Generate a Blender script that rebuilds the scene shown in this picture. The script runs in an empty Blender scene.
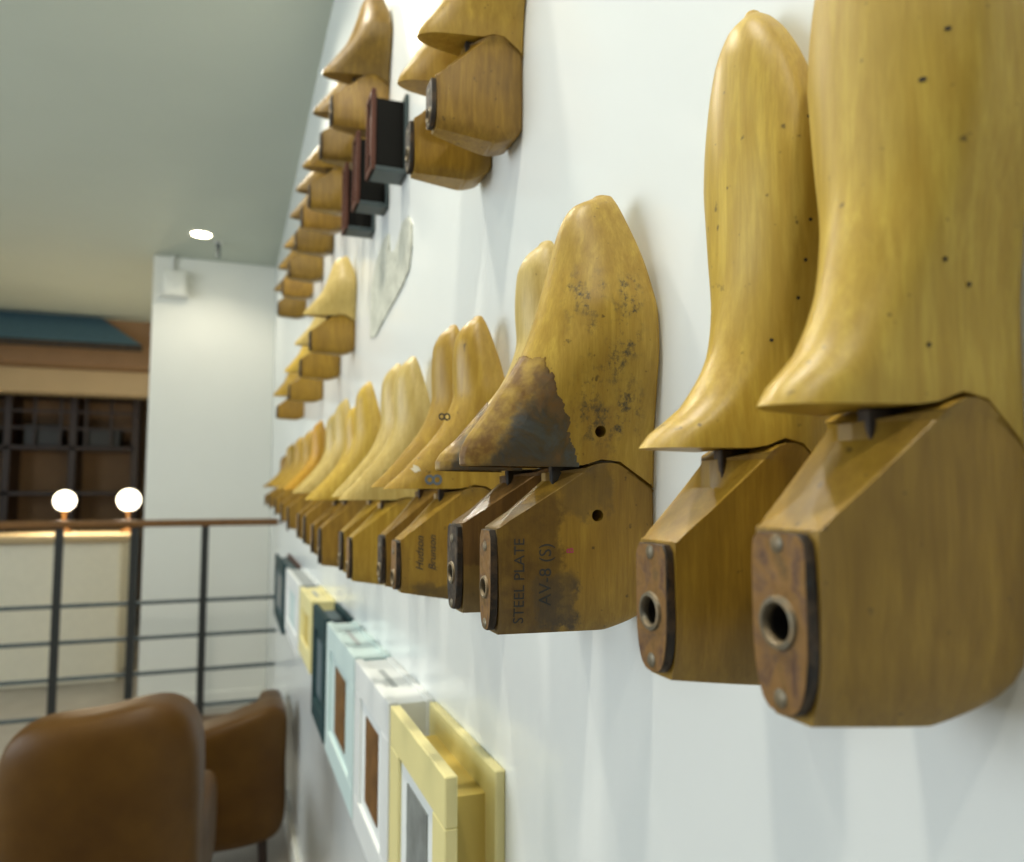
import bpy, bmesh, math, random
from mathutils import Vector, Matrix
from mathutils.bvhtree import BVHTree
from mathutils import noise as mnoise

S = bpy.context.scene
COL = S.collection
random.seed(7)

# ------------------------------------------------------------------ camera, world, lights, exposure
CAM_Z = 1.25
cam_d = bpy.data.cameras.new('camera')
cam = bpy.data.objects.new('camera', cam_d)
COL.objects.link(cam)
cam_d.sensor_width = 36.0
cam_d.lens = 766 / 1024 * 36
cam_d.clip_start = 0.01
cam.location = (-0.245, 0, CAM_Z)
cam.rotation_euler = (math.radians(90 + 4.553), 0, math.radians(-20.284))
cam_d.dof.use_dof = True
cam_d.dof.focus_distance = 0.455
cam_d.dof.aperture_fstop = 7.5
S.camera = cam

world = bpy.data.worlds.new('world')
S.world = world
world.use_nodes = True
world.node_tree.nodes['Background'].inputs[0].default_value = (0.80, 0.90, 1.0, 1)
world.node_tree.nodes['Background'].inputs[1].default_value = 0.16


def area(name, loc, rot, size, power, color):
    l = bpy.data.lights.new(name, 'AREA')
    l.shape = 'RECTANGLE'
    l.size, l.size_y = size
    l.energy = power
    l.color = color
    o = bpy.data.objects.new(name, l)
    COL.objects.link(o)
    o.location = loc
    o.rotation_euler = rot
    return o


# added soft fill from the left, evens out the wall; no source of it in view
area('left_fill', (-3.6, 1.9, 1.75), (math.radians(90), 0, math.radians(-90)), (3.4, 1.9), 92, (0.88, 0.955, 1.0))
DOWNLIGHT_POWER = 8.5
S.view_settings.view_transform = 'Standard'
S.view_settings.look = 'None'
S.view_settings.gamma = 1
S.view_settings.use_curve_mapping = False
S.view_settings.exposure = 0.0


# ------------------------------------------------------------------ helpers
def empty(name, loc, label=None, cat=None, group=None, rot=(0, 0, 0)):
    o = bpy.data.objects.new(name, None)
    COL.objects.link(o)
    o.location = loc
    o.rotation_euler = rot
    o.empty_display_size = 0.05
    tag(o, label, cat, group)
    return o


def tag(o, label=None, cat=None, group=None, kind=None):
    if label: o['label'] = label
    if cat: o['category'] = cat
    if group: o['group'] = group
    if kind: o['kind'] = kind
    return o


def link(name, me, mats, parent=None, kind=None, label=None, smooth=None):
    if isinstance(me, bmesh.types.BMesh):
        bm = me
        bmesh.ops.recalc_face_normals(bm, faces=bm.faces)
        me = bpy.data.meshes.new(name)
        bm.to_mesh(me)
        bm.free()
    if not isinstance(mats, (list, tuple)): mats = [mats]
    if not me.materials:
        for m in mats: me.materials.append(m)
    if smooth is not None:
        me.shade_smooth()
        me.set_sharp_from_angle(angle=math.radians(smooth))
    o = bpy.data.objects.new(name, me)
    COL.objects.link(o)
    if parent: o.parent = parent
    if kind: o['kind'] = kind
    if label: o['label'] = label
    return o


def box(bm, lo, hi, bevel=0.0, seg=1, mat=0):
    lo, hi = Vector(lo), Vector(hi)
    r = bmesh.ops.create_cube(bm, size=1)
    vs = r['verts']
    for v in vs:
        v.co = Vector(((lo[i] + hi[i]) / 2 + v.co[i] * (hi[i] - lo[i]) for i in range(3)))
    fs = set(f for v in vs for f in v.link_faces)
    for f in fs: f.material_index = mat
    if bevel:
        es = list(set(e for v in vs for e in v.link_edges))
        bmesh.ops.bevel(bm, geom=es, offset=bevel, segments=seg, affect='EDGES', profile=0.5)
    return bm


def bx(lo, hi, bevel=0.0, seg=1):
    return box(bmesh.new(), lo, hi, bevel, seg)


def rod(bm, a, b, r, n=12, r2=None):
    a, b = Vector(a), Vector(b)
    d = b - a
    q = Vector((0, 0, 1)).rotation_difference(d)
    bmesh.ops.create_cone(bm, cap_ends=True, segments=n, radius1=r, radius2=r if r2 is None else r2, depth=d.length,
                          matrix=Matrix.Translation((a + b) / 2) @ q.to_matrix().to_4x4())
    return bm


def lathe(bm, prof, n=24, axis='Z', origin=(0, 0, 0)):
    rows = []
    for r, z in prof:
        row = []
        for k in range(n):
            a = 2 * math.pi * k / n
            if axis == 'Z': p = (r * math.cos(a), r * math.sin(a), z)
            else: p = (-z, r * math.cos(a), r * math.sin(a))     # X: height runs out of the wall
            row.append(bm.verts.new(Vector(p) + Vector(origin)))
        rows.append(row)
    for i in range(len(rows) - 1):
        for k in range(n):
            bm.faces.new((rows[i][k], rows[i][(k + 1) % n], rows[i + 1][(k + 1) % n], rows[i + 1][k]))
    bm.faces.new(rows[0]); bm.faces.new(rows[-1])
    return bm


def lerp_knots(K, t):
    if t <= K[0][0]: return K[0][1]
    for (a, x), (b, y), i in zip(K, K[1:], range(len(K))):
        if t <= b:
            # monotone-ish cubic
            def slope(j):
                if j <= 0 or j >= len(K) - 1:
                    return None
                s0 = (K[j][1] - K[j - 1][1]) / (K[j][0] - K[j - 1][0])
                s1 = (K[j + 1][1] - K[j][1]) / (K[j + 1][0] - K[j][0])
                return 0 if s0 * s1 <= 0 else 2 * s0 * s1 / (s0 + s1)
            m0, m1 = slope(i), slope(i + 1)
            s = (y - x) / (b - a)
            m0 = s if m0 is None else m0
            m1 = s if m1 is None else m1
            u = (t - a) / (b - a)
            h = b - a
            return ((2 * u**3 - 3 * u**2 + 1) * x + (u**3 - 2 * u**2 + u) * h * m0 + (-2 * u**3 + 3 * u**2) * y + (u**3 - u**2) * h * m1)
    return K[-1][1]


# ------------------------------------------------------------------ materials
def mat(name, color, rough=0.5, metal=0.0, emit=None, strength=1.0, coat=0.0):
    m = bpy.data.materials.new(name)
    m.use_nodes = True
    b = m.node_tree.nodes['Principled BSDF']
    b.inputs['Base Color'].default_value = (*color, 1)
    b.inputs['Roughness'].default_value = rough
    b.inputs['Metallic'].default_value = metal
    b.inputs['Coat Weight'].default_value = coat
    if emit:
        b.inputs['Emission Color'].default_value = (*emit, 1)
        b.inputs['Emission Strength'].default_value = strength
    return m


class NT:
    def __init__(s, m):
        s.t = m.node_tree
        s.b = s.t.nodes['Principled BSDF']
        s.co = s.n('ShaderNodeTexCoord').outputs['Object']

    def n(s, kind, **kw):
        o = s.t.nodes.new(kind)
        for k, v in kw.items(): setattr(o, k, v)
        return o

    def set(s, sock, v):
        if isinstance(v, bpy.types.NodeSocket): s.t.links.new(v, sock)
        else: sock.default_value = v

    def mapping(s, scale, loc=(0, 0, 0), vec=None):
        o = s.n('ShaderNodeMapping')
        s.set(o.inputs['Vector'], vec or s.co)
        s.set(o.inputs['Scale'], scale)
        s.set(o.inputs['Location'], loc)
        return o.outputs[0]

    def noise(s, vec, scale, detail=4, rough=0.5, dist=0.0):
        o = s.n('ShaderNodeTexNoise')
        s.set(o.inputs['Vector'], vec)
        s.set(o.inputs['Scale'], scale)
        s.set(o.inputs['Detail'], detail)
        s.set(o.inputs['Roughness'], rough)
        s.set(o.inputs['Distortion'], dist)
        return o.outputs['Fac']

    def ramp(s, fac, stops):
        o = s.n('ShaderNodeValToRGB')
        e = o.color_ramp.elements
        while len(e) < len(stops): e.new(0.5)
        for el, (p, c) in zip(e, stops):
            el.position = p
            el.color = (*c, 1) if not isinstance(c, (int, float)) else (c, c, c, 1)
        s.set(o.inputs[0], fac)
        return o.outputs[0]

    def mix(s, fac, a, b, mode='MIX'):
        o = s.n('ShaderNodeMix', data_type='RGBA', blend_type=mode)
        s.set(o.inputs[0], fac)
        s.set(o.inputs[6], a if isinstance(a, bpy.types.NodeSocket) else (*a, 1))
        s.set(o.inputs[7], b if isinstance(b, bpy.types.NodeSocket) else (*b, 1))
        return o.outputs[2]

    def math(s, op, a, b=0.0, clamp=False):
        o = s.n('ShaderNodeMath', operation=op, use_clamp=clamp)
        s.set(o.inputs[0], a)
        s.set(o.inputs[1], b)
        return o.outputs[0]

    def band(s, v, lo, hi, soft):
        a = s.n('ShaderNodeMapRange', interpolation_type='SMOOTHSTEP'); s.set(a.inputs[0], v)
        a.inputs[1].default_value, a.inputs[2].default_value = lo - soft, lo + soft
        b = s.n('ShaderNodeMapRange', interpolation_type='SMOOTHSTEP'); s.set(b.inputs[0], v)
        b.inputs[1].default_value, b.inputs[2].default_value = hi - soft, hi + soft
        return s.math('MULTIPLY', a.outputs[0], s.math('SUBTRACT', 1.0, b.outputs[0]))

    def bump(s, height, strength, dist=0.001):
        o = s.n('ShaderNodeBump')
        s.set(o.inputs['Height'], height)
        o.inputs['Strength'].default_value = strength
        o.inputs['Distance'].default_value = dist
        s.set(s.b.inputs['Normal'], o.outputs[0])


def wood(name, light, dark, stain=0.35, rough=0.38, old=None, speck=None, grain=1.0):
    """old: (zlo,zhi,hlo,hhi,colour) box of dark worn staining in the last's own coordinates; speck: the same for black ink specks"""
    light = (light[0] * .90, light[1] * .885, light[2] * .80)
    dark = (dark[0] * .88, dark[1] * .86, dark[2] * .80)
    m = mat(name, light, rough)
    t = NT(m)
    inf = t.n('ShaderNodeObjectInfo')
    off = t.math('MULTIPLY', inf.outputs['Random'], 7.0)
    cx = t.n('ShaderNodeCombineXYZ')
    for i in range(3): t.set(cx.inputs[i], off)
    v = t.n('ShaderNodeVectorMath', operation='ADD')
    t.set(v.inputs[0], t.co); t.set(v.inputs[1], cx.outputs[0])
    v = v.outputs[0]
    g = t.noise(t.mapping((26, 26, 3.2), vec=v), 6 * grain, 6, 0.62, 0.4)
    fine = t.noise(t.mapping((120, 120, 7), vec=v), 7, 3, 0.6)
    big = t.noise(v, 14, 3, 0.5)
    c = t.ramp(g, [(0.30, dark), (0.52, tuple((a + b) / 2 for a, b in zip(light, dark))), (0.68, light)])
    c = t.mix(t.ramp(fine, [(0.35, 0.28), (0.6, 0.0)]), c, tuple(x * 0.75 for x in dark), 'MIX')
    c = t.mix(t.math('MULTIPLY', t.ramp(big, [(0.45, 0.0), (0.7, 1.0)]), stain), c, tuple(x * 0.55 for x in dark))
    pits = t.noise(v, 160, 2, 0.5)
    c = t.mix(t.ramp(pits, [(0.70, 0.0), (0.76, 0.7)]), c, (0.05, 0.03, 0.01))
    sx = t.n('ShaderNodeSeparateXYZ'); t.set(sx.inputs[0], t.co)
    h = t.math('MULTIPLY', sx.outputs[0], -1.0)
    z = sx.outputs[2]
    for spec in (old or []):
        zl, zh, hl, hh, colr, amt = spec
        wob = t.math('MULTIPLY', t.math('SUBTRACT', t.noise(t.co, 45, 5, 0.7), 0.5), 0.034)
        k = t.math('MULTIPLY', t.band(t.math('ADD', z, wob), zl, zh, 0.003), t.band(t.math('ADD', h, wob), hl, hh, 0.003))
        var = t.ramp(t.noise(t.co, 90, 4, 0.65), [(0.3, 0.55), (0.7, 1.0)])
        c = t.mix(t.math('MULTIPLY', t.math('MULTIPLY', k, var), amt), c, colr)
    if speck:
        zl, zh, hl, hh = speck
        k = t.math('MULTIPLY', t.band(z, zl, zh, 0.012), t.band(h, hl, hh, 0.007))
        n = t.ramp(t.noise(t.mapping((1, 1, 0.8)), 150, 6, 0.75), [(0.48, 0.0), (0.62, 1.0)])
        cl = t.ramp(t.noise(t.mapping((1, 1, 0.7), (3.1, 0, 0)), 60, 3, 0.6), [(0.42, 0.0), (0.58, 1.0)])
        c = t.mix(t.math('MULTIPLY', t.math('MULTIPLY', k, t.math('MULTIPLY', n, cl)), 0.95), c, (0.06, 0.05, 0.03))
    t.set(t.b.inputs['Base Color'], c)
    t.set(t.b.inputs['Roughness'], t.ramp(big, [(0.3, rough - 0.05), (0.7, rough + 0.12)]))
    t.b.inputs['Specular IOR Level'].default_value = 0.45
    t.bump(t.math('ADD', fine, t.math('MULTIPLY', pits, 0.6)), 0.12, 0.0006)
    return m


def worn_metal(name, a, b, c, rough=0.36, scale=60):
    m = mat(name, a, rough, 0.75)
    t = NT(m)
    n = t.noise(t.co, scale, 6, 0.68, 0.8)
    n2 = t.noise(t.co, scale * 3.3, 4, 0.6)
    col = t.ramp(n, [(0.34, a), (0.5, b), (0.64, c)])
    t.set(t.b.inputs['Base Color'], col)
    t.set(t.b.inputs['Metallic'], t.ramp(n, [(0.42, 0.8), (0.58, 0.15)]))
    t.set(t.b.inputs['Roughness'], t.ramp(n2, [(0.3, rough), (0.7, rough + 0.3)]))
    t.bump(t.math('ADD', n, n2), 0.25, 0.0006)
    return m


def painted(name, color, rough=0.5, var=0.06, scale=30, bump=0.04, metal=0.0):
    m = mat(name, color, rough, metal)
    t = NT(m)
    n = t.noise(t.co, scale, 5, 0.6)
    t.set(t.b.inputs['Base Color'], t.ramp(n, [(0.3, tuple(x * (1 - var) for x in color)), (0.7, color)]))
    t.bump(n, bump, 0.001)
    return m


M = {}
M['wall'] = painted('gloss_white_wall', (0.84, 0.875, 0.865), 0.21, 0.02, 4, 0.004)
M['wall'].node_tree.nodes['Principled BSDF'].inputs['Coat Weight'].default_value = 0.12
M['wall'].node_tree.nodes['Principled BSDF'].inputs['Coat Roughness'].default_value = 0.12
M['end'] = painted('matt_white_wall', (0.80, 0.80, 0.73), 0.6, 0.02, 5, 0.02)
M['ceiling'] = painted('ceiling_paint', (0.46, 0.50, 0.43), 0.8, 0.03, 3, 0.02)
M['brown_wall'] = painted('brown_wall', (0.28, 0.165, 0.08), 0.7, 0.15, 4, 0.03)
M['beige'] = painted('beige_wall', (0.55, 0.42, 0.24), 0.7, 0.08, 4, 0.03)
M['steel'] = worn_metal('dark_steel', (0.05, 0.05, 0.05), (0.035, 0.026, 0.018), (0.07, 0.038, 0.015), 0.45)
M['rust'] = worn_metal('rusty_plate', (0.17, 0.11, 0.05), (0.24, 0.125, 0.035), (0.09, 0.04, 0.015), 0.45)
M['oldplate'] = worn_metal('oily_instep_plate', (0.115, 0.13, 0.135), (0.11, 0.085, 0.05), (0.16, 0.085, 0.025), 0.33, 45)
_t = NT(M['oldplate'])
_sx = _t.n('ShaderNodeSeparateXYZ'); _t.set(_sx.inputs[0], _t.co)
_d = _t.math('ADD', _t.math('MULTIPLY', _sx.outputs[0], -1.0), _t.math('MULTIPLY', _sx.outputs[2], .66))      # distance below the instep ridge
_d = _t.math('ADD', _d, _t.math('MULTIPLY', _t.math('SUBTRACT', _t.noise(_t.co, 55, 5, 0.7), 0.5), .035))
_k = _t.band(_d, .1705, .5, .006)
_old = _t.b.inputs['Base Color'].links[0].from_socket
_brown = _t.ramp(_t.noise(_t.co, 80, 4, 0.6), [(0.35, (0.17, 0.085, 0.016)), (0.65, (0.40, 0.26, 0.045))])
_t.set(_t.b.inputs['Base Color'], _t.mix(_k, _old, _brown))
_om = _t.b.inputs['Metallic'].links[0].from_socket
_t.set(_t.b.inputs['Metallic'], _t.math('MULTIPLY', _om, _t.math('SUBTRACT', 1.0, _k)))
M['thimble'] = worn_metal('thimble_metal', (0.20, 0.19, 0.16), (0.16, 0.13, 0.08), (0.22, 0.15, 0.07), 0.35, 120)
M['bore'] = mat('bore_shade', (0.02, 0.016, 0.012), 0.8)  # near-black colour stands in for the shade inside holes
M['ink'] = mat('stamp_ink', (0.035, 0.035, 0.03), 0.7)
M['blueink'] = mat('blue_grey_ink', (0.11, 0.14, 0.17), 0.6)
M['redink'] = mat('magenta_ink', (0.42, 0.03, 0.12), 0.6)
M['chalk'] = mat('chalk_smear', (0.55, 0.50, 0.36), 0.8)
Y1, Y2 = (0.66, 0.475, 0.085), (0.47, 0.30, 0.036)
OLD = (0.075, 0.052, 0.025)
M['w_underlit'] = wood('underlit_maple', (0.30, 0.185, 0.027), (0.16, 0.09, 0.010), 0.45)  # darker wood colour carries the weak light on the top row
M['w_heel'] = wood('golden_brown_maple', (0.43, 0.265, 0.034), (0.27, 0.152, 0.015), 0.35)
M['w_yellow'] = wood('yellow_maple', Y1, Y2, 0.2)
M['w_pale'] = wood('pale_maple', (0.66, 0.52, 0.20), (0.50, 0.365, 0.105), 0.15)
M['w_mid'] = wood('amber_maple', (0.54, 0.36, 0.055), (0.36, 0.21, 0.022), 0.3)
M['w_brown'] = wood('brown_maple', (0.40, 0.24, 0.036), (0.22, 0.118, 0.014), 0.45)
M['w_orange'] = wood('orange_beech', (0.66, 0.40, 0.04), (0.46, 0.22, 0.014), 0.2)
M['w_big_front'] = wood('stained_maple_front', (0.60, 0.42, 0.07), (0.40, 0.245, 0.028), 0.3,
                        old=[(0.085, 0.135, 0.028, 0.06, (0.20, 0.105, 0.022), 0.5)], speck=(0.11, 0.215, 0.012, 0.056))
M['w_big_heel'] = wood('stained_maple_heel', (0.46, 0.29, 0.042), (0.29, 0.165, 0.02), 0.4,
                       old=[(-0.02, 0.078, 0.060, 0.13, (0.085, 0.045, 0.010), 0.9), (0.004, 0.034, 0.052, 0.075, OLD, 1.0),
                            (0.07, 0.10, 0.03, 0.06, (0.10, 0.065, 0.025), 0.6)])
M['w_dark_heel'] = wood('oil_dark_maple_heel', (0.24, 0.13, 0.04), (0.12, 0.065, 0.02), 0.5,
                        old=[(-0.01, 0.03, -0.01, 0.2, (0.26, 0.16, 0.035), 0.8)])
M['w_c_heel'] = wood('amber_maple_heel', (0.45, 0.28, 0.038), (0.29, 0.16, 0.018), 0.35,
                     old=[(-0.01, 0.02, -0.01, 0.085, OLD, 0.75)])


# ------------------------------------------------------------------ the shoe lasts
UL = [0, .02, .06, .12, .20, .30, .40, .48, .56, .64, .72, .78, .84, .89, .93, .96, .985, 1.0]
STYLE = {
    # heights out of the wall (m) along the last, heel 0 -> toe 1
    'mens': dict(
        h=[(0, .098), (.225, .100), (.37, .119), (.49, .100), (.62, .077), (.8, .060), (.92, .051), (.97, .043), (1, .028)],
        h0=[(0, 0), (.68, 0), (.8, .003), (.9, .009), (1, .017)],
        w=[(.0, .026), (.06, .027), (.15, .029), (.30, .0285), (.42, .033), (.52, .041), (.64, .0485), (.70, .0485), (.78, .0425), (.86, .0335), (.93, .0235), (.975, .0165), (1, .0105)],
        tc=.375, root=.047),
    'slim': dict(
        h=[(0, .098), (.225, .100), (.37, .116), (.44, .099), (.52, .079), (.59, .0625), (.65, .053), (.73, .046), (.83, .0465), (.91, .045), (.965, .038), (1, .027)],
        h0=[(0, 0), (.64, 0), (.8, .006), (.9, .013), (1, .021)],
        w=[(.0, .026), (.06, .027), (.15, .029), (.30, .0285), (.42, .032), (.52, .037), (.64, .0425), (.70, .0425), (.78, .038), (.86, .0325), (.93, .0265), (.975, .0205), (1, .0135)],
        tc=.375, root=.047),
    'womens': dict(
        h=[(0, .072), (.20, .073), (.315, .081), (.39, .063), (.48, .050), (.58, .043), (.8, .039), (.92, .035), (.97, .029), (1, .018)],
        h0=[(0, 0), (.68, 0), (.8, .003), (.9, .007), (1, .012)],
        w=[(.0, .024), (.06, .026), (.15, .029), (.30, .030), (.42, .031), (.52, .035), (.65, .041), (.72, .042), (.80, .039), (.88, .032), (.94, .023), (.98, .013), (1, .005)],
        tc=.322, root=.034),
    'womens_slim': dict(
        h=[(0, .072), (.20, .073), (.315, .081), (.39, .057), (.48, .040), (.58, .034), (.8, .031), (.92, .029), (.97, .025), (1, .017)],
        h0=[(0, 0), (.68, 0), (.8, .003), (.9, .007), (1, .012)],
        w=[(.0, .024), (.06, .026), (.15, .029), (.30, .030), (.42, .031), (.52, .035), (.65, .041), (.72, .042), (.80, .039), (.88, .032), (.94, .023), (.98, .013), (1, .005)],
        tc=.322, root=.034),
}


def ring_pts(w, h0, H, tr, uc, c, zf, edge=None, ridge=.0032):
    """closed section: right side bottom->top, then left side top->bottom"""
    R, L = [], []
    ue = (edge - h0) / (H - h0) if edge is not None else None
    for u in UL:
        if ue is not None:                                             # keep one row of points on the chamfer's edge
            u = u / .72 * ue if u <= .72 else ue + (u - .72) / .28 * (1 - ue)
        k = w * (1 + (tr - 1) * u ** 1.2)
        ub = min(1, u / .12)
        k *= .84 + .16 * math.sqrt(max(0, 1 - (1 - ub) ** 2))
        if u > uc and ue is None: k *= math.sqrt(max(0, 1 - .985 * ((u - uc) / (1 - uc)) ** 2))
        h = h0 + (H - h0) * u
        if ue is not None and u > ue:
            ke = w * (1 + (tr - 1) * ue ** 1.2)
            q = min(1, (h - edge) / max(1e-6, H - edge))
            k = ke + (min(ke, ridge) - ke) * q
        R.append((-h, c + k, zf(h)))
        L.append((-h, c - k, zf(h)))
    return R + L[::-1]


def loft(rings, cap0=True, cap1=True):
    bm = bmesh.new()
    n = len(rings[0])
    V = [[bm.verts.new(p) for p in r] for r in rings]
    for a, b in zip(V, V[1:]):
        for k in range(n):
            bm.faces.new((a[k], a[(k + 1) % n], b[(k + 1) % n], b[k]))
    half = n // 2
    for r, on in ((V[0], cap0), (V[-1], cap1)):
        if on:
            for k in range(half - 1):
                bm.faces.new((r[k], r[k + 1], r[n - 2 - k], r[n - 1 - k]))
    return bm


def plate_mesh(hw, z0, z1, x0, th, hz, hr, depth):
    """top plate with a round hole; face 0 = top colour, 1 = dark edge"""
    bm = bmesh.new()
    n = 56
    out, inn = [], []
    zc, hz_ = (z0 + z1) / 2, (z1 - z0) / 2
    for k in range(n):
        a = 2 * math.pi * k / n
        d = (math.cos(a), math.sin(a))
        lo, hi = 0.0, 0.2
        for _ in range(30):                                           # ray out of the hole to a rounded oblong
            mid = (lo + hi) / 2
            up = (hz + d[1] * mid - zc) / hz_
            wl = hw * (1 - .16 * min(1.2, max(0, -up)) ** 2)
            e = 9 if up > 0 else 3.6
            if (abs(d[0] * mid) / wl) ** e + abs(up) ** e < 1: lo = mid
            else: hi = mid
        out.append((d[0] * lo, hz + d[1] * lo))
        inn.append((d[0] * hr, hz + d[1] * hr))
    mk = lambda P, x: [bm.verts.new((-x, y, z)) for y, z in P]
    ob, ot, ot2 = mk(out, x0), mk(out, x0 + th - .0006), mk([(y * .955, hz + (z - hz) * .985) for y, z in out], x0 + th)
    it, ib = mk(inn, x0 + th), mk(inn, x0 - depth)
    for k in range(n):
        j = (k + 1) % n
        for a, b, m in ((ob, ot, 1), (ot, ot2, 1), (ot2, it, 0), (it, ib, 2)):
            f = bm.faces.new((a[k], a[j], b[j], b[k])); f.material_index = m
    f = bm.faces.new(ib); f.material_index = 2
    return bm


def boolean(o, cutters):
    for c in cutters:
        md = o.modifiers.new('cut', 'BOOLEAN'); md.operation = 'DIFFERENCE'; md.solver = 'EXACT'; md.object = c
    dg = bpy.context.evaluated_depsgraph_get()
    me = bpy.data.meshes.new_from_object(o.evaluated_get(dg))
    o.modifiers.clear()
    o.data = me
    me.shade_smooth(); me.set_sharp_from_angle(angle=math.radians(22))
    for c in cutters:
        bpy.data.objects.remove(c)


def cutter(a, b, r, parent):
    bm = rod(bmesh.new(), a, b, r, 20)
    o = link('cutter', bm, M['bore'], parent)
    return o


def make_last(Y, z0, L, label, group, style='mens', hs=1.0, ws=1.0, tilt=0.0, side=1, front='w_yellow', heel='w_mid', plate='rust',
              edge='steel', detail=2, inst=None, holes=(), slant=0.0, plate_len=None, cut=None, post=.03):
    st = STYLE[style]
    root = empty('shoe_last', (0, Y, z0), label, 'shoe last', group, (tilt, 0, 0))
    tc = cut or st['tc']
    H = lambda t: lerp_knots(st['h'], t) * hs
    H0 = lambda t: lerp_knots(st['h0'], t) * hs + 0.0002
    W = lambda t: lerp_knots(st['w'], t) * ws
    C = lambda t: side * .012 * max(0, t - .35) ** 1.3 * 1.6 - side * .006 * max(0, t - .8) * 3
    rt = st['root'] * hs

    def joint(h):                                                      # the curved hinge joint seen from the side
        if h >= rt: return tc * L
        q = h / rt
        return L * (tc + .014 * math.sin(math.pi * min(1, (1 - q) * 1.6)) * (1 if q > .375 else 0) - (.05 * max(0, .45 - q) / .45 if q < .45 else 0))
    gap = .0011
    # forepart
    nt = {2: 44, 1: 24, 0: 14}[detail]
    ts = [tc + (1 - tc) * (1 - (1 - k / nt) ** 1.35) for k in range(nt + 1)]
    rings = []
    for i, t in enumerate(ts):
        tr = .36 + .52 * min(1, max(0, (t - tc) / .42))
        uc = .80 - .42 * min(1, max(0, (t - tc) / .4))
        if i == nt: uc = .3
        base = t * L
        k = max(0, 1 - (t - tc) / .10)
        zf = (lambda h, base=base, k=k: base + gap * k + (joint(h) - tc * L) * k)
        rings.append(ring_pts(W(t), H0(t), H(t), tr, uc, C(t), zf))
    # soften the cut edge a little
    tip = rings[-1]
    cyx = sum(p[0] for p in tip) / len(tip), sum(p[1] for p in tip) / len(tip)
    for sc, dz in ((.86, .0010), (.62, .0019), (.30, .0024)):
        rings.append([(cyx[0] + (p[0] - cyx[0]) * sc, cyx[1] + (p[1] - cyx[1]) * sc, p[2] + dz) for p in tip])
    fo = link('forepart', loft(rings), M[front], root, smooth=38)
    # heel block
    pl = .20 if style.startswith('womens') else .225
    if plate_len: pl = plate_len
    e0 = tc - post - pl
    tz = [0, .003, .007, .012, .02, .03, .043, .06, .08, .12, .16, pl - .02, pl, pl + e0 * .15, pl + e0 * .35, pl + e0 * .6, pl + e0 * .8, pl + e0, tc - .012]
    hp = H(pl)
    rings = []
    for i, t in enumerate(tz):
        h = H(t)
        edge_h, rg = h * .985, 1.0
        if t > pl:
            q = min(1, (t - pl) / e0)
            qe = (t - pl) / (tc - .012 - pl)
            edge_h = hp + (rt - hp) * qe ** .95
            h = max(edge_h * 1.015, hp + (hp * .66 - hp) * q)
            rg = max(.0032, .013 * (1 - q * 2.5))
        rd = max(0, 1 - t / .075)
        lo = H0(t) + (.030 * hs) * rd ** 2.4
        w = W(max(t, .0)) * (1 - .33 * rd ** 2.6)
        tr = 1 - .50 * min(1, h / hp) ** 1.2
        zf = lambda q, t=t: min(t * L + slant * max(0, q / hp) ** 1.3 * max(0, 1 - t / pl), joint(q) - gap - (tc - t) * .02)
        rings.append(ring_pts(w, lo, h, tr, .99, 0, zf, edge_h, rg))
    t = tc
    rings.append(ring_pts(W(t), H0(t), rt * .97, .9, .99, 0, lambda h: joint(h) - gap, rt * .95, 1.0))
    ho = link('heel_block', loft(rings), M[heel], root, smooth=22)
    # top plate with its thimble
    hw = W(.1) * .50 * .93
    hr = .0062 * ws
    hz = (.106 if style.startswith('womens') else .098) * L
    if detail >= 1:
        cuts = [cutter((-hp - .01, 0, hz), (-hp + .016, 0, hz), hr * 1.02, root)] if detail == 2 else []
        for (t_, h_, r_) in holes:
            if t_ < tc: cuts.append(cutter((-h_, -.08, t_ * L), (-h_, .08, t_ * L), r_, root))
        if cuts: boolean(ho, cuts)
        fc = [cutter((-h_, -.08, t_ * L), (-h_, .08, t_ * L), r_, root) for (t_, h_, r_) in holes if t_ > tc]
        if fc: boolean(fo, fc)
    th = .0042
    if detail >= 1:
        po = link('heel_plate', plate_mesh(hw * 1.06, .002 + slant, pl * L - .001, hp - .0006, th, hz, hr, .014 if detail == 2 else -.0008), [M[plate], M[edge], M['bore']], root, smooth=40)
        tb = lathe(bmesh.new(), [(hr * .98, -.002), (hr * 1.0, .0008), (hr * 1.12, .0016), (hr * 1.36, .0014), (hr * 1.46, 0)], 28, 'X', (-(hp + th - .0008), 0, hz))
        bmesh.ops.delete(tb, geom=[f for f in tb.faces if len(f.verts) > 4], context='FACES_ONLY')
        link('thimble', tb, M['thimble'], po, smooth=50)
        if detail == 2:
            for zz in (.022 * L + slant, .185 * L):
                link('screw', lathe(bmesh.new(), [(.0031, -.001), (.0031, .0004), (.0024, .0009), (.0003, .0010)], 14, 'X', (-(hp + th - .0008), 0, zz)), M['thimble'], po, smooth=40)
    else:
        link('heel_plate', bx((-hp - .004, -hw, .004), (-hp + .0004, hw, pl * L), .0012), M[edge], root)
    # steel hinge link in the notch
    zr = tc * L
    mid = rt + (hp - rt) * .36
    if detail >= 1:
        link('hinge_link', bx((-mid + .002 * hs, -.0092, zr - .020), (-rt + .004, -.0030, zr + .001), .0006), M['steel'], root)
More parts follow.
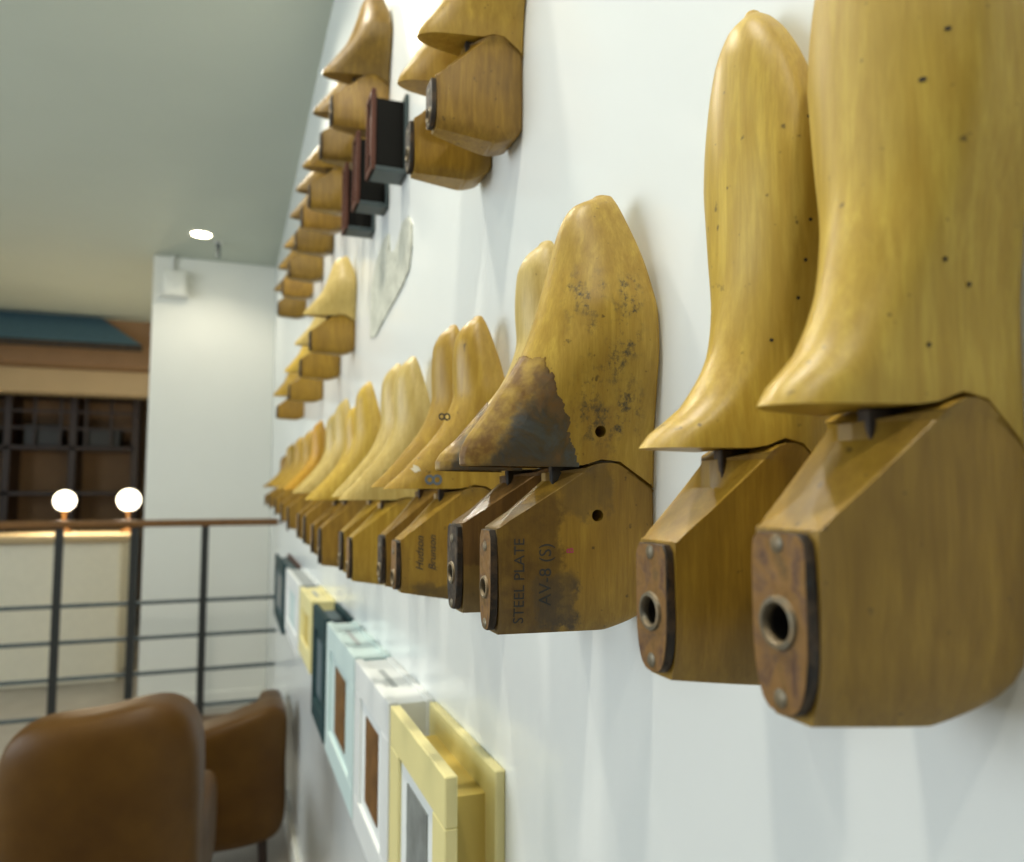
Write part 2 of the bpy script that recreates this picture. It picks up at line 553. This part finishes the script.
    # worn metal plate over the instep
    if inst:
        bm = bmesh.new(); bm.from_mesh(fo.data)
        far = [f for f in bm.faces if f.calc_center_median().z > (inst[0] + .06) * L or -f.calc_center_median().x < (inst[1] - .012) * hs]
        bmesh.ops.delete(bm, geom=far, context='FACES')
        bmesh.ops.subdivide_edges(bm, edges=bm.edges, cuts=5, use_grid_fill=True)
        bm.normal_update()
        kill = []
        for f in bm.faces:
            c = f.calc_center_median()
            tt = c.z / L
            nz = mnoise.fractal(Vector((c.x * 70, c.y * 70, c.z * 70)), .6, 2.0, 4) * .010
            hb = (inst[1] + .020 * (tt - .375) / .22) * hs + nz * .3
            ok = tt < inst[0] + nz * 1.3 and -c.x > hb and f.normal.z > -.75
            if not ok: kill.append(f)
        bmesh.ops.delete(bm, geom=kill, context='FACES')
        for v in bm.verts: v.co += v.normal * .00075
        ex = bmesh.ops.extrude_edge_only(bm, edges=[e for e in bm.edges if e.is_boundary])
        for v in [g for g in ex['geom'] if isinstance(g, bmesh.types.BMVert)]: v.co -= v.normal * .0011 if v.normal.length else Vector()
        link('instep_plate', bm, M['oldplate'], root, label='oily dark metal plate wrapped over the instep', smooth=50)
    return root, fo, ho


def stamp(parent, target, body, size, z, h, m, name, side=-1, shear=0.0, label=None, flip=False, gap=.00035):
    """ink lettering read upwards, laid onto the flank of a part"""
    cu = bpy.data.curves.new('ink', 'FONT')
    cu.body = body; cu.size = size; cu.shear = shear; cu.align_x = 'LEFT'; cu.resolution_u = 3
    tmp = bpy.data.objects.new('ink', cu); COL.objects.link(tmp)
    dg = bpy.context.evaluated_depsgraph_get()
    me = bpy.data.meshes.new_from_object(tmp.evaluated_get(dg))
    bpy.data.objects.remove(tmp)
    bm = bmesh.new(); bm.from_mesh(me)
    bt = bmesh.new(); bt.from_mesh(target.data)
    tree = BVHTree.FromBMesh(bt)
    for v in bm.verts:
        zz, hh = z + v.co.x, h + v.co.y
        r = tree.ray_cast(Vector((-hh, side * .12, zz)), Vector((0, -side, 0)))
        y = r[0].y if r[0] else side * .03
        v.co = Vector((-hh, y + side * gap, zz))
    bt.free()
    return link(name, bm, m, parent, label=label)


def spot(parent, target, z, h, r, m, name, n=10, depth=.0004, irregular=0.0):
    bt = bmesh.new(); bt.from_mesh(target.data); tree = BVHTree.FromBMesh(bt)
    bm = bmesh.new()
    ring = []
    cs = None
    for k in range(n):
        a = 2 * math.pi * k / n
        rr = r * (1 + irregular * random.uniform(-1, 1))
        p = (h + rr * math.cos(a), z + rr * math.sin(a))
        q = tree.ray_cast(Vector((-p[0], -.12, p[1])), Vector((0, 1, 0)))
        y = q[0].y if q[0] else -.02
        ring.append(bm.verts.new((-p[0], y - .0004, p[1])))
    bm.faces.new(ring)
    bt.free()
    return link(name, bm, m, parent)


# ------------------------------------------------------------------ the setting
tag(link('wall_right', bx((0, -2.5, 0), (0.12, 9.0, 2.8)), M['wall']), kind='structure')
tag(link('wall_end', bx((-0.695, 4.9, 0), (0, 5.02, 2.65), .004), M['end']), kind='structure')
tag(link('ceiling', bx((-4.5, -2.5, 2.65), (0.12, 9.0, 2.8)), M['ceiling']), kind='structure')
fm = mat('grey_floor', (0.36, 0.33, 0.28), 0.35)
_t = NT(fm)
_t.set(_t.b.inputs['Base Color'], _t.ramp(_t.noise(_t.mapping((1.5, 1.5, 1)), 3, 6, 0.6), [(0.3, (0.30, 0.27, 0.23)), (0.7, (0.42, 0.39, 0.34))]))
tag(link('floor', bx((-4.5, -2.5, -0.1), (0.12, 9.0, 0)), fm), kind='structure')
tag(link('wall_back', bx((-4.5, 9.0, 0), (0.12, 9.12, 2.8)), M['brown_wall']), kind='structure')
tag(link('wall_left', bx((-4.62, 1.6, 0), (-4.5, 9.12, 2.8)), M['end']), kind='structure')
tag(link('trim_bulkhead', bx((-4.5, 6.9, 2.26), (-0.75, 7.15, 2.65), .01), M['brown_wall']), kind='structure')
tag(link('trim_bulkhead', bx((-4.5, 7.16, 2.06), (-0.75, 7.4, 2.27), .01), M['beige']), kind='structure')
tag(link('baseboard_right', bx((-0.014, -2.5, 0), (0, 4.9, 0.09), .004), M['end']), kind='structure')
tag(link('baseboard_end', bx((-0.695, 4.886, 0), (-0.014, 4.9, 0.09), .004), M['end']), kind='structure')

# ------------------------------------------------------------------ downlights
M['lamp'] = mat('lamp_glow', (1, 0.9, 0.7), 0.5, emit=(1.0, 0.86, 0.60), strength=22)
M['trimwhite'] = painted('white_trim', (0.75, 0.75, 0.70), 0.4)
for y, power in ((4.40, .34), (2.12, 1.0), (1.2, .9), (0.3, .9), (-0.6, .7)):
    l = bpy.data.lights.new('downlight_beam', 'SPOT')
    l.energy = DOWNLIGHT_POWER * 6 * power
    l.spot_size = math.radians(150); l.spot_blend = 0.6
    l.color = (1.0, 0.93, 0.77)
    l.shadow_soft_size = .05
    lo = bpy.data.objects.new('downlight_beam', l); COL.objects.link(lo)
    lo.location = (-0.42, y, 2.638)
r = empty('ceiling_downlight', (-0.42, 4.40, 2.65), 'round recessed downlight glowing warm in the grey ceiling by the end wall', 'downlight')
link('trim_ring', lathe(bmesh.new(), [(.050, 0), (.050, -.006), (.062, -.006), (.066, -.002), (.066, 0)], 32), M['trimwhite'], r, smooth=40)
link('lamp_disc', lathe(bmesh.new(), [(.049, -.0005), (.049, -.004)], 32), M['lamp'], r)

# ------------------------------------------------------------------ railing in front of the end wall
M['rail_wood'] = wood('rail_wood', (0.26, 0.125, 0.035), (0.14, 0.06, 0.015), 0.3, 0.35)
M['black'] = painted('black_steel', (0.022, 0.024, 0.022), 0.45, 0.2)
M['rodgrey'] = painted('grey_steel_rod', (0.075, 0.10, 0.105), 0.4, 0.2)
r = empty('stair_railing', (0, 4.1, 0), 'dark steel railing with brown wooden handrail before the white end wall', 'railing')
link('handrail', bx((-2.6, -.028, 1.082), (-.002, .028, 1.116), .008, 2), M['rail_wood'], r, smooth=40)
for x in (-.345, -.66, -.975, -1.29, -1.605, -1.92, -2.235):
    link('post', bx((x - .017, -.014, 0), (x + .017, .014, 1.083), .002), M['black'], r)
for z in (.722, .556, .39, .22):
    link('rod', rod(bmesh.new(), (-2.5, 0, z), (-.002, 0, z), .010, 10), M['rodgrey'], r, smooth=40)

# junction box and conduit on the end wall, stub on the ceiling
r = empty('junction_box', (-.575, 4.9, 2.40), 'white plastic junction box high on the end wall with a conduit to the ceiling', 'junction box')
link('box_body', bx((-.062, -.06, .012), (.062, 0, .155), .010, 2), M['end'], r, smooth=40)
link('box_base', bx((-.082, -.075, 0), (.075, 0, .016), .005), M['trimwhite'], r)
link('conduit', rod(bmesh.new(), (-.015, -.012, .15), (-.015, -.012, .25), .012, 10), M['trimwhite'], r, smooth=40)
r = empty('ceiling_stub', (-.335, 4.52, 2.65), 'short grey pipe stub hanging from the ceiling beside the lit downlight', 'pipe')
link('pipe', rod(bmesh.new(), (0, 0, 0), (0, 0, -.085), .014, 12), M['rodgrey'], r, smooth=40)
link('flange', rod(bmesh.new(), (0, 0, 0), (0, 0, -.008), .024, 16), M['trimwhite'], r, smooth=40)

# ------------------------------------------------------------------ the room beyond the end wall
M['darkwood'] = painted('dark_wood', (0.035, 0.017, 0.010), 0.45, 0.3)
M['blue'] = painted('blue_cloth', (0.10, 0.20, 0.27), 0.7, 0.15)
M['cream'] = painted('cream_counter', (0.80, 0.76, 0.62), 0.5)
r = empty('blue_awning', (-1.33, 6.6, 2.35), 'blue sloping cloth awning under the brown bulkhead in the room beyond', 'awning')
bm = bmesh.new()
pts = [(-1.3, 0, .02), (.44, 0, .02), (.44, 0, .0), (-1.3, 0, .0)]
A = [bm.verts.new(p) for p in [(-1.3, 0, .05), (.42, 0, .05), (.05, .30, .33), (-1.3, .30, .33)]]
bm.faces.new(A)
g = bmesh.ops.extrude_face_region(bm, geom=list(bm.faces))
for v in [q for q in g['geom'] if isinstance(q, bmesh.types.BMVert)]: v.co += Vector((0, .02, 0))
link('cloth', bm, M['blue'], r)
link('valance', bx((-1.3, -.01, .0), (.42, .02, .05), .004), M['steel'], r)
r = empty('display_cabinet', (-1.55, 7.9, 0), 'dark wooden lattice cabinet against the brown wall of the room beyond', 'cabinet')
for x in (-1.0, -.5, 0, .5): link('upright', bx((x - .03, -.2, 0), (x + .03, .2, 2.12), .004), M['darkwood'], r)
for z in (.3, .8, 1.22, 1.62, 2.09): link('shelf', bx((-1.0, -.2, z), (.5, .2, z + .035), .003), M['darkwood'], r)
link('back_panel', bx((-1.0, .17, .02), (.5, .2, 2.1)), M['brown_wall'], r)
for k in range(7): link('lattice_bar', bx((-.96 + k * .2 + .05, -.19, 1.66), (-.94 + k * .2 + .05, -.165, 2.09)), M['darkwood'], r)
for z in (1.8, 1.95): link('lattice_bar', bx((-1.0, -.188, z), (.5, -.167, z + .02)), M['darkwood'], r)
for i, (x, w, h) in enumerate([(.22, .30, .2), (-.25, .28, .24), (-.75, .3, .18)]):
    tag(link('storage_box', bx((-1.55 + x - w / 2, 7.76, 1.655), (-1.55 + x + w / 2, 8.02, 1.655 + h * .8), .01), M['black']),
        ['black box nearest the end wall behind the cabinet lattice', 'black box in the middle of the cabinet behind its lattice', 'black box farthest from the end wall in the cabinet'][i], 'box', 'boxes in the far cabinet')
M['globe'] = mat('globe_glow', (1, .95, .8), 0.4, emit=(1, 0.92, 0.70), strength=5)
r = empty('counter', (-1.35, 6.0, 0), 'cream counter with a rounded top in the room beyond the railing', 'counter')
link('counter_body', bx((-1.2, -.25, 0), (.45, .25, .92), .02, 2), M['cream'], r)
link('counter_top', bx((-1.25, -.30, .92), (.50, .30, .97), .015, 2), M['beige'], r, smooth=40)
for i, (x, y, s) in enumerate([(-.885, 5.9, .075), (-1.30, 6.05, .07)]):
    r = empty('globe_lamp', (x, y, .97), ['glowing globe table lamp on the counter beside the end wall edge', 'glowing globe table lamp farther along the counter from the end wall'][i], 'lamp', 'globe lamps on the counter')
    bm = bmesh.new(); bmesh.ops.create_uvsphere(bm, u_segments=20, v_segments=12, radius=s, matrix=Matrix.Translation((0, 0, .15 + s)))
    link('globe', bm, M['globe'], r, smooth=60)
    link('lamp_base', lathe(bmesh.new(), [(.05, 0), (.05, .015), (.015, .03), (.012, .13), (.03, .155)], 18), M['rail_wood'], r, smooth=40)
    l = bpy.data.lights.new('globe_light', 'POINT'); l.energy = 14; l.color = (1, .85, .6); l.shadow_soft_size = s * .8
    lo = bpy.data.objects.new('globe_light', l); COL.objects.link(lo); lo.parent = r; lo.location = (0, -s - .04, .17 + s)

# ------------------------------------------------------------------ leather chairs
M['leather'] = mat('brown_leather', (0.20, 0.10, 0.032), 0.45)
_t = NT(M['leather'])
_n = _t.noise(_t.co, 5, 4, 0.6); _n2 = _t.noise(_t.co, 120, 3, 0.5)
_t.set(_t.b.inputs['Base Color'], _t.ramp(_n, [(0.3, (0.062, 0.025, 0.0025)), (0.7, (0.105, 0.049, 0.006))]))
_t.bump(_t.math('ADD', _n2, _t.math('MULTIPLY', _n, 2)), 0.15, 0.003)


def pillow(size, n=2.6, sub=18, deform=None):
    bm = bmesh.new()
    bmesh.ops.create_cube(bm, size=2)
    bmesh.ops.subdivide_edges(bm, edges=bm.edges, cuts=sub, use_grid_fill=True)
    for v in bm.verts:
        c = v.co
        m = (abs(c.x) ** n + abs(c.y) ** n + abs(c.z) ** n) ** (1 / n)
        p = c / m
        p = Vector((p.x * size[0] / 2, p.y * size[1] / 2, p.z * size[2] / 2))
        v.co = deform(p) if deform else p
    return bm


def lounge_chair(x, y, w, top, rz, label, slope, peak):
    r = empty('leather_chair', (x, y, 0), label, 'chair', 'leather chairs by the railing', (0, 0, rz))
    bh = top - .10

    def df(p):
        q = p.copy()
        k = (p.z + bh / 2) / bh
        q.z += slope * p.x * max(0, k) + (.018 if slope < .1 else .004) * math.exp(-((p.x - peak) / (.28 * w)) ** 2) * max(0, k) * (1 if slope else 1.6)
        q.y += -.05 * k - .25 * (p.x / w) ** 2 * -.6
        q += p.normalized() * mnoise.noise(p * 7) * .008
        return q
    bm = pillow((w, .20, bh), 5.0 if slope < .1 else 7.5, 16, df)
    bmesh.ops.translate(bm, verts=bm.verts, vec=(0, 0, .10 + bh / 2))
    link('backrest', bm, M['leather'], r, smooth=60)
    bm = pillow((w * .92, .46, .16), 4, 10); bmesh.ops.translate(bm, verts=bm.verts, vec=(0, .28, .32))
    link('seat', bm, M['leather'], r, smooth=60)
    for s in (-1, 1):
        bm = pillow((.10, .50, .24), 4, 8); bmesh.ops.translate(bm, verts=bm.verts, vec=(s * (w / 2 - .05), .27, .36))
        link('armrest', bm, M['leather'], r, smooth=60)
        for yy in (.0, .44):
            link('leg', rod(bmesh.new(), (s * (w / 2 - .07), yy, 0), (s * (w / 2 - .08), yy, .26), .014, 10, .02), M['darkwood'], r, smooth=40)


lounge_chair(-.482, 1.95, .41, .775, math.radians(-4), 'brown leather lounge chair with a domed back, nearer the viewer', 0.06, .12)
lounge_chair(-.262, 2.80, .46, .50, math.radians(-2), 'brown leather lounge chair with a slanting back close to the wall of lasts', .26, .12)

# ------------------------------------------------------------------ lasts, lower row
G1, G2, G3 = 'shoe lasts in the lower row', 'shoe lasts in the middle row', 'shoe lasts in the top row'
T = math.radians
R2 = make_last(.203, 1.175, .316, 'largest yellow wooden last at the end of the lower row, heel hole wide and black', G1, 'womens', 1.04, .98, 0, .5, 'w_yellow', 'w_heel', 'rust', slant=.003)
R1 = make_last(.287, 1.167, .312, 'smooth yellow wooden last with a slender toe standing before the big stained pair', G1, 'womens_slim', 1.0, .93, 0, .6, 'w_yellow', 'w_heel', 'rust', slant=.006, post=.05)
B1 = make_last(.431, 1.168, .272, 'big stained last in focus with two round side holes and an oily metal instep plate', G1, 'mens', .99, .755, 0, .8,
               'w_big_front', 'w_big_heel', 'rust', cut=.356, inst=(.60, .052), holes=((.434, .037, .0035), (.250, .038, .0036)))
B2 = make_last(.516, 1.168, .271, 'last half hidden behind the big stained one, with a dark oily heel block', G1, 'slim', .95, .88, 0, 2.2,
               'w_pale', 'w_dark_heel', 'steel', cut=.356, inst=(.555, .060))
C1 = make_last(.690, 1.147, .270, 'amber last with the number 8 on its side and handwriting on its heel', G1, 'slim', 1.0, .84, 0, 1.0, 'w_mid', 'w_c_heel', 'rust', slant=.014, cut=.388)
C2 = make_last(.780, 1.144, .283, 'slim last paired behind the one numbered 8, its heel plate plain dark steel', G1, 'slim', .96, .84, 0, 1.0, 'w_mid', 'w_brown', 'steel', slant=.012, cut=.388)
D1 = make_last(.972, 1.128, .296, 'pale last with a rounded toe, nearer of the third pair', G1, 'slim', 1.0, .92, 0, .5, 'w_pale', 'w_mid', 'rust', detail=1, slant=.013)
D2 = make_last(1.068, 1.130, .300, 'pale last with a flat toe, farther of the third pair', G1, 'slim', .97, .92, 0, .7, 'w_pale', 'w_mid', 'steel', detail=1, slant=.012)
row = [
    (1.30, 1.131, .305, 'slim', 'w_yellow', 'w_brown', 'yellow last with a narrow pointed toe alone behind the third pair'),
    (1.42, 1.140, .27, 'slim', 'w_yellow', 'w_brown', 'short yellow last tucked behind the narrow pointed one'),
    (1.575, 1.147, .291, 'slim', 'w_pale', 'w_brown', 'tall pale last with a narrow toe midway along the lower row'),
    (1.72, 1.150, .275, 'slim', 'w_pale', 'w_brown', 'pale last with a blunt toe just beyond the tall pale one'),
    (2.02, 1.158, .275, 'slim', 'w_orange', 'w_brown', 'orange beech last with a bright yellow toe far along the lower row'),
    (2.28, 1.168, .258, 'slim', 'w_mid', 'w_brown', 'amber last next beyond the orange beech one'),
    (2.58, 1.18, .248, 'slim', 'w_mid', 'w_brown', 'second amber last beyond the orange beech one'),
    (2.95, 1.195, .232, 'slim', 'w_mid', 'w_brown', 'last but one of the lower row, small and amber'),
    (3.30, 1.20, .20, 'slim', 'w_brown', 'w_brown', 'smallest brown last at the far end of the lower row'),
]
for i, (y, z, L, st, f, h, lab) in enumerate(row):
    make_last(y, z - .010, L + .010, lab, G1, st, 1.0, .80 if i < 4 else .72, 0, .6, f, h, 'rust' if i % 2 else 'steel', detail=1 if i < 4 else 0, slant=.010)

# marks, stamps and nail holes of the near lasts
root, fo, ho = B1
stamp(root, ho, 'STEEL PLATE', .0088, .006, .083, M['ink'], 'heel_stamp')
stamp(root, ho, 'AV-8 (S)', .0105, .016, .067, M['ink'], 'heel_stamp')
stamp(root, ho, 'B', .006, .046, .0535, M['redink'], 'red_stamp', label='tiny magenta stamp on the heel')
spot(root, ho, .040, .013, .0014, M['bore'], 'nick', irregular=.4)
spot(root, ho, .0375, .0132, .0012, M['bore'], 'nick', irregular=.4)
root, fo, ho = C1
stamp(root, ho, 'Hudson', .0096, .033, .080, M['ink'], 'handwriting', shear=.35)
stamp(root, ho, 'Brunson', .0092, .033, .069, M['ink'], 'handwriting', shear=.35)
stamp(root, fo, '8', .022, .1085, .064, M['blueink'], 'size_number', label='blue grey size number 8')
spot(root, fo, .124, .086, .0035, M['chalk'], 'chalk_smear', 12, irregular=.35)
stamp(root, fo, '8', .016, .166, .060, M['ink'], 'size_number')
root, fo, ho = R1
for z, h in ((.148, .028), (.166, .018), (.182, .016), (.199, .015), (.132, .019), (.245, .014)):
    spot(root, fo, z, h, .0008, M['bore'], 'nail_hole', 8)
root, fo, ho = R2
for z, h in ((.150, .030), (.142, .022), (.122, .036), (.210, .035), (.225, .03)):
    spot(root, fo, z, h, .0008, M['bore'], 'nail_hole', 8)

# ------------------------------------------------------------------ lasts, middle row and top row
mid = [
    (.655, 1.565, .26, 'mens', 'w_mid', 'w_brown', 'brown last with a broad heel, nearest of the middle row above the big pair', 2),
    (.742, 1.566, .26, 'mens', 'w_mid', 'w_heel', 'amber last paired against the nearest one of the middle row', 2),
    (1.645, 1.541, .215, 'mens', 'w_pale', 'w_heel', 'pale small last with its toe up below the black frames', 1),
    (1.87, 1.518, .215, 'mens', 'w_pale', 'w_heel', 'pale small last just beyond the one below the black frames', 1),
    (2.22, 1.502, .22, 'mens', 'w_yellow', 'w_heel', 'yellow last with a jutting cone in the middle row', 1),
    (2.80, 1.503, .22, 'mens', 'w_mid', 'w_brown', 'brown amber last at the far end of the middle row', 1),
]
for i, (y, z, L, st, f, h, lab, dt) in enumerate(mid):
    make_last(y, z, L, lab, G2, st, .80 if i < 2 else .9, .85, 0, .5, f, h, 'steel', detail=dt, slant=.012 if i == 0 else .004)
top = [(1.30, 'w_underlit', 'shaded brown last nearest in the top row, beside the black frames'),
       (1.46, 'w_underlit', 'amber last second from the near end of the top row'),
       (1.68, 'w_underlit', 'wide amber last third from the near end of the top row'),
       (1.86, 'w_underlit', 'brown last fourth from the near end of the top row'),
       (2.04, 'w_underlit', 'shaded brown last fifth from the near end of the top row'),
       (2.27, 'w_underlit', 'amber last third from the far end of the top row'),
       (2.56, 'w_underlit', 'amber last next to the far end of the top row'),
       (2.80, 'w_underlit', 'amber last at the far end of the top row over the end wall')]
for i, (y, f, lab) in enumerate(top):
    make_last(y, 1.872 + .01 * math.sin(i * 2.3), .25, lab, G3, 'mens', .95, .95, 0, 1 if i % 2 else -1, f, 'w_underlit' if i % 3 else 'w_brown', 'steel', detail=1, slant=.004)

# ------------------------------------------------------------------ shadow-box frames
def frame(y0, y1, z0, z1, d, cols, label, group, lip=.012, inset=.014, b=.026, slot=False, bottom=None, name='picture_frame'):
    """a box frame standing off the wall: front lip, back lip, sunken channel round the sides, mat and picture"""
    r = empty(name, (0, (y0 + y1) / 2, z0), label, 'picture frame', group)
    w, h = (y1 - y0) / 2, z1 - z0
    front, channel, back, matc, picc = cols
    link('back_lip', bx((-lip * .8, -w, 0), (0, w, h), .0015), M[back], r)
    link('channel', bx((-d + lip * .6, -w + inset, inset), (-lip * .7, w - inset, h - inset)), M[channel], r)
    for lo, hi in (((-d, -w, 0), (-d + lip, w, b)), ((-d, -w, h - b), (-d + lip, w, h)), ((-d, -w, b), (-d + lip, -w + b, h - b)), ((-d, w - b, b), (-d + lip, w, h - b))):
        link('front_rail', bx(lo, hi, .0012), M[front], r)
    link('mat_board', bx((-d + .0045, -w + b - .002, b - .002), (-d + .009, w - b + .002, h - b + .002)), M[matc], r)
    if bottom:
        link('bottom_rail', bx((-d + .001, -w + .001, 0), (-.001, w - .001, .007), .001), M[bottom], r)
    if slot and inset < .02:
        link('hanging_slot', bx((-d * .55 - .004, -w * .35, h - inset - .001), (-d * .55 + .004, w * .45, h - inset + .0006)), M['f_grey'], r)
    pw, ph = w * .36, h * .24
    link('picture', bx((-d + .003, -pw, h / 2 - ph), (-d + .0055, pw, h / 2 + ph)), M[picc], r)
    return r


M['f_white'] = painted('white_frame', (0.80, 0.83, 0.82), 0.35, 0.03)
M['f_paleblue'] = painted('pale_blue_frame', (0.58, 0.72, 0.71), 0.4, 0.03)
M['f_teal'] = painted('dark_teal_frame', (0.012, 0.045, 0.052), 0.6, 0.2)
M['f_tealgrey'] = painted('teal_grey_frame', (0.085, 0.13, 0.15), 0.6, 0.1)
M['f_yellow'] = painted('pale_yellow_frame', (0.80, 0.72, 0.34), 0.4, 0.03)
M['f_yellowdeep'] = painted('yellow_channel', (0.62, 0.48, 0.12), 0.5, 0.08)
M['f_grey'] = painted('grey_channel', (0.40, 0.43, 0.43), 0.5, 0.05)
M['f_black'] = painted('black_channel', (0.006, 0.006, 0.005), 0.7, 0.2)
M['f_black'].node_tree.nodes['Principled BSDF'].inputs['Specular IOR Level'].default_value = 0.15
M['f_redbrown'] = painted('red_brown_lip', (0.10, 0.038, 0.024), 0.5, 0.15)
M['f_slate'] = painted('slate_lip', (0.06, 0.085, 0.09), 0.4, 0.15)
M['f_base'] = painted('slate_base', (0.05, 0.075, 0.082), 0.5, 0.15)
M['p_brown'] = painted('brown_print', (0.22, 0.11, 0.035), 0.5, 0.5, 40)
M['p_grey'] = painted('grey_print', (0.25, 0.27, 0.26), 0.5, 0.4, 40)
M['mat'] = painted('mat_board_white', (0.76, 0.79, 0.78), 0.7, 0.02)
M['f_teal'].node_tree.nodes['Principled BSDF'].inputs['Specular IOR Level'].default_value = 0.2
M['f_redbrown'].node_tree.nodes['Principled BSDF'].inputs['Specular IOR Level'].default_value = 0.2
M['f_slate'].node_tree.nodes['Principled BSDF'].inputs['Specular IOR Level'].default_value = 0.2
M['leather'].node_tree.nodes['Principled BSDF'].inputs['Specular IOR Level'].default_value = 0.2
M['p_brown'].node_tree.nodes['Principled BSDF'].inputs['Specular IOR Level'].default_value = 0.2
GF = 'box frames under the lower row of lasts'
for y0, y1, zz, cols, lab in [
    (.68, .925, .757, ('f_yellow', 'f_yellowdeep', 'f_yellow', 'mat', 'p_grey'), 'pale yellow box frame with a deep open channel, nearest under the lasts'),
    (.938, 1.195, .757, ('f_white', 'f_white', 'f_white', 'mat', 'p_brown'), 'white box frame between the near yellow and the pale blue frame'),
    (1.207, 1.55, .757, ('f_paleblue', 'f_paleblue', 'f_paleblue', 'f_paleblue', 'p_brown'), 'pale blue box frame with a small brown picture'),
    (1.58, 1.81, .757, ('f_teal', 'f_tealgrey', 'f_teal', 'f_teal', 'f_tealgrey'), 'dark teal box frame between the pale blue and the far yellow one'),
    (1.857, 2.148, .83, ('f_yellow', 'f_yellow', 'f_yellow', 'f_yellow', 'f_yellowdeep'), 'small pale yellow box frame beyond the dark teal one'),
    (2.21, 2.68, .80, ('f_white', 'f_grey', 'f_white', 'mat', 'f_paleblue'), 'long white box frame beyond the small yellow one'),
    (2.80, 3.31, .758, ('f_teal', 'f_tealgrey', 'f_redbrown', 'f_tealgrey', 'p_grey'), 'dark thin frame farthest along the row of frames'),
]:
    frame(y0, y1, zz, .997, .057, cols, lab, GF, b=.045, inset=.030 if cols[1] == 'f_yellowdeep' else (.014 if cols[0] == 'f_teal' else .003), slot=cols[0] in ('f_paleblue', 'f_white', 'f_yellow'))
for y0, y1, lab in ((1.12, 1.172, 'nearest of the black box frames above, its open side black'),
                    (1.268, 1.315, 'middle one of the three black box frames above'),
                    (1.40, 1.445, 'farthest of the three black box frames, just over the pale last')):
    frame(y0, y1, 1.735, 1.862, .057, ('f_redbrown', 'f_black', 'f_slate', 'f_black', 'f_redbrown'), lab, 'black box frames in the upper rows', lip=.007, inset=.010, b=.008, bottom='f_base')

# ------------------------------------------------------------------ the pale relief on the wall
M['relief'] = mat('mottled_relief', (0.6, 0.6, 0.53), 0.7)
_t = NT(M['relief'])
_n = _t.noise(_t.co, 40, 5, 0.7)
_t.set(_t.b.inputs['Base Color'], _t.ramp(_n, [(0.35, (0.36, 0.37, 0.31)), (0.6, (0.54, 0.55, 0.47))]))
_t.bump(_n, 0.5, 0.004)
bm = bmesh.new()
pts = [(1.435, 1.535), (1.372, 1.545), (1.435, 1.631), (1.369, 1.681), (1.29, 1.684), (1.255, 1.676), (1.25, 1.640), (1.18, 1.640), (1.161, 1.660), (1.115, 1.655),
       (1.084, 1.635), (1.088, 1.583), (1.13, 1.562), (1.209, 1.551), (1.31, 1.531)]
pts = [(1.43, 1.540), (1.430, 1.585), (1.425, 1.632), (1.375, 1.672), (1.30, 1.690), (1.262, 1.686), (1.250, 1.652), (1.21, 1.640), (1.180, 1.650), (1.150, 1.668),
       (1.110, 1.664), (1.086, 1.645), (1.084, 1.610), (1.100, 1.580), (1.15, 1.566), (1.22, 1.556), (1.30, 1.545), (1.37, 1.532)]
fr = [bm.verts.new((-.0025, y - 1.25, z - 1.53)) for y, z in pts]
f = bm.faces.new(fr)
g = bmesh.ops.extrude_face_region(bm, geom=[f])
for v in [q for q in g['geom'] if isinstance(q, bmesh.types.BMVert)]: v.co.x = 0
o = link('wall_relief', bm, M['relief'])
o.location = (0, 1.25, 1.53)
tag(o, 'pale mottled plaster relief on the white wall under the black frames', 'relief')
